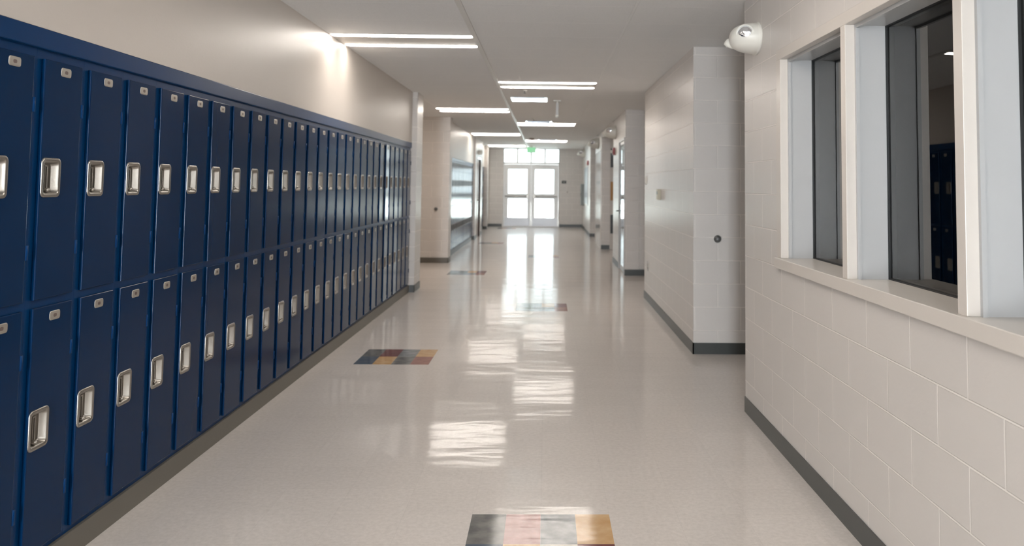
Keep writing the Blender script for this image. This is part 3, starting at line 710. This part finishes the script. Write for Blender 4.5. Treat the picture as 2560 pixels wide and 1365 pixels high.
bm = bmesh.new(); box(bm, -0.014, -0.007, -0.017, 0.017, 0.006, 0.036, 0.002); box(bm, -0.014, -0.007, -0.017, 0.017, -0.036, -0.006, 0.002); obj('socket', bm, 'brownish', t)
def bumper(label, loc):
    t = thing('door_bumper', label, 'door bumper', loc, group='round door bumpers')
    obj('mount', lathe(bmesh.new(), [(.0001, 0), (.032, 0), (.033, .010), (.028, .016), (.0001, .016)], axis_mat((0, 0, 0), (0, -1, 0)), 28), 'dark_metal', t)
    obj('bumper_pad', lathe(bmesh.new(), [(.026, .015), (.027, .030), (.022, .040), (.010, .044), (.0001, .045)], axis_mat((0, 0, 0), (0, -1, 0)), 28), simple('grey_rubber', (0.10, 0.10, 0.10), 0.3), t)
bumper('round grey door bumper on the near face of the long right pier', (1.520, 7.288, 1.005))
bumper('round dark door bumper on the warm tan left wall', (-2.045, 15.42, 0.998))

# panels on the last right wall
t = thing('notice_board', 'tall blue-grey panel on the last right wall', 'board', (1.250, 24.4, 0.86))
bm = bmesh.new(); box(bm, -0.02, 0, 0, 2.3, 0, 1.18, 0.004); obj('board_frame', bm, 'aluminium', t)
bm = bmesh.new(); box(bm, -0.023, -0.019, 0.04, 2.26, 0.04, 1.14); obj('board_panel', bm, 'bluegrey', t)
t = thing('wall_cabinet', 'grey-green metal cabinet projecting from the last right wall', 'cabinet', (1.250, 26.9, 0.80))
bm = bmesh.new(); box(bm, -0.10, 0, 0, 0.6, 0, 0.70, 0.006); obj('cabinet_box', bm, 'greygreen', t)
bm = bmesh.new(); box(bm, -0.108, -0.099, 0.02, 0.58, 0.02, 0.68, 0.002); cdr = obj('cabinet_door', bm, 'greygreen', t)
bm = bmesh.new(); box(bm, -0.125, -0.107, 0.05, 0.07, 0.30, 0.42, 0.003); obj('pull', bm, 'dark_metal', cdr)

# ---------------------------------------------------------------- coloured floor tile insets
TW, TL_ = 0.1524, 0.3048
def inlay(label, x, y, rows):
    t = thing('floor_inlay', label, 'floor inlay', (x, y, 0), group='coloured tile insets in the beige floor')
    for rr, row in enumerate(rows):
        for c, mt in enumerate(row):
            obj('coloured_tile', boxes((c*TW+.0003, (c+1)*TW-.0003, -(rr+1)*TL_+.0003, -rr*TL_-.0003, -0.002, 0.0006)), mt, t)
R1 = ('t_char', 't_pink', 't_grey', 't_gold'); R2 = ('t_blue', 't_gold', 't_cream', 't_red')
F1 = ('t_char', 't_red', 't_grey', 't_gold'); F2 = ('t_blue', 't_gold', 't_char', 't_brick')
FF1 = ('t_grey', 't_char', 't_gold', 't_red'); FF2 = ('t_char', 't_grey', 't_grey', 't_brick')
inlay('nearest inset of coloured floor tiles at the bottom edge of the photo', -0.312, 3.7695, (R1, R2))
inlay('inset of eight coloured floor tiles in front of the near lockers', -1.548, 7.4156, (F1, F2))
inlay('coloured tile inset right of the floor glare, third nearest', -0.342, 10.30, (FF1, FF2))
inlay('coloured tile inset in the floor before the left alcove', -1.594, 14.05, (FF1, FF2))
inlay('coloured tile inset lost in the glare of the end doors', -0.342, 17.3, (F1, F2))
inlay('thin-looking coloured tile inset near the far left lockers', -1.65, 20.95, (FF1, FF2))
inlay('farthest coloured tile inset, left of the end doors', -1.60, 27.9, (F1, F2))
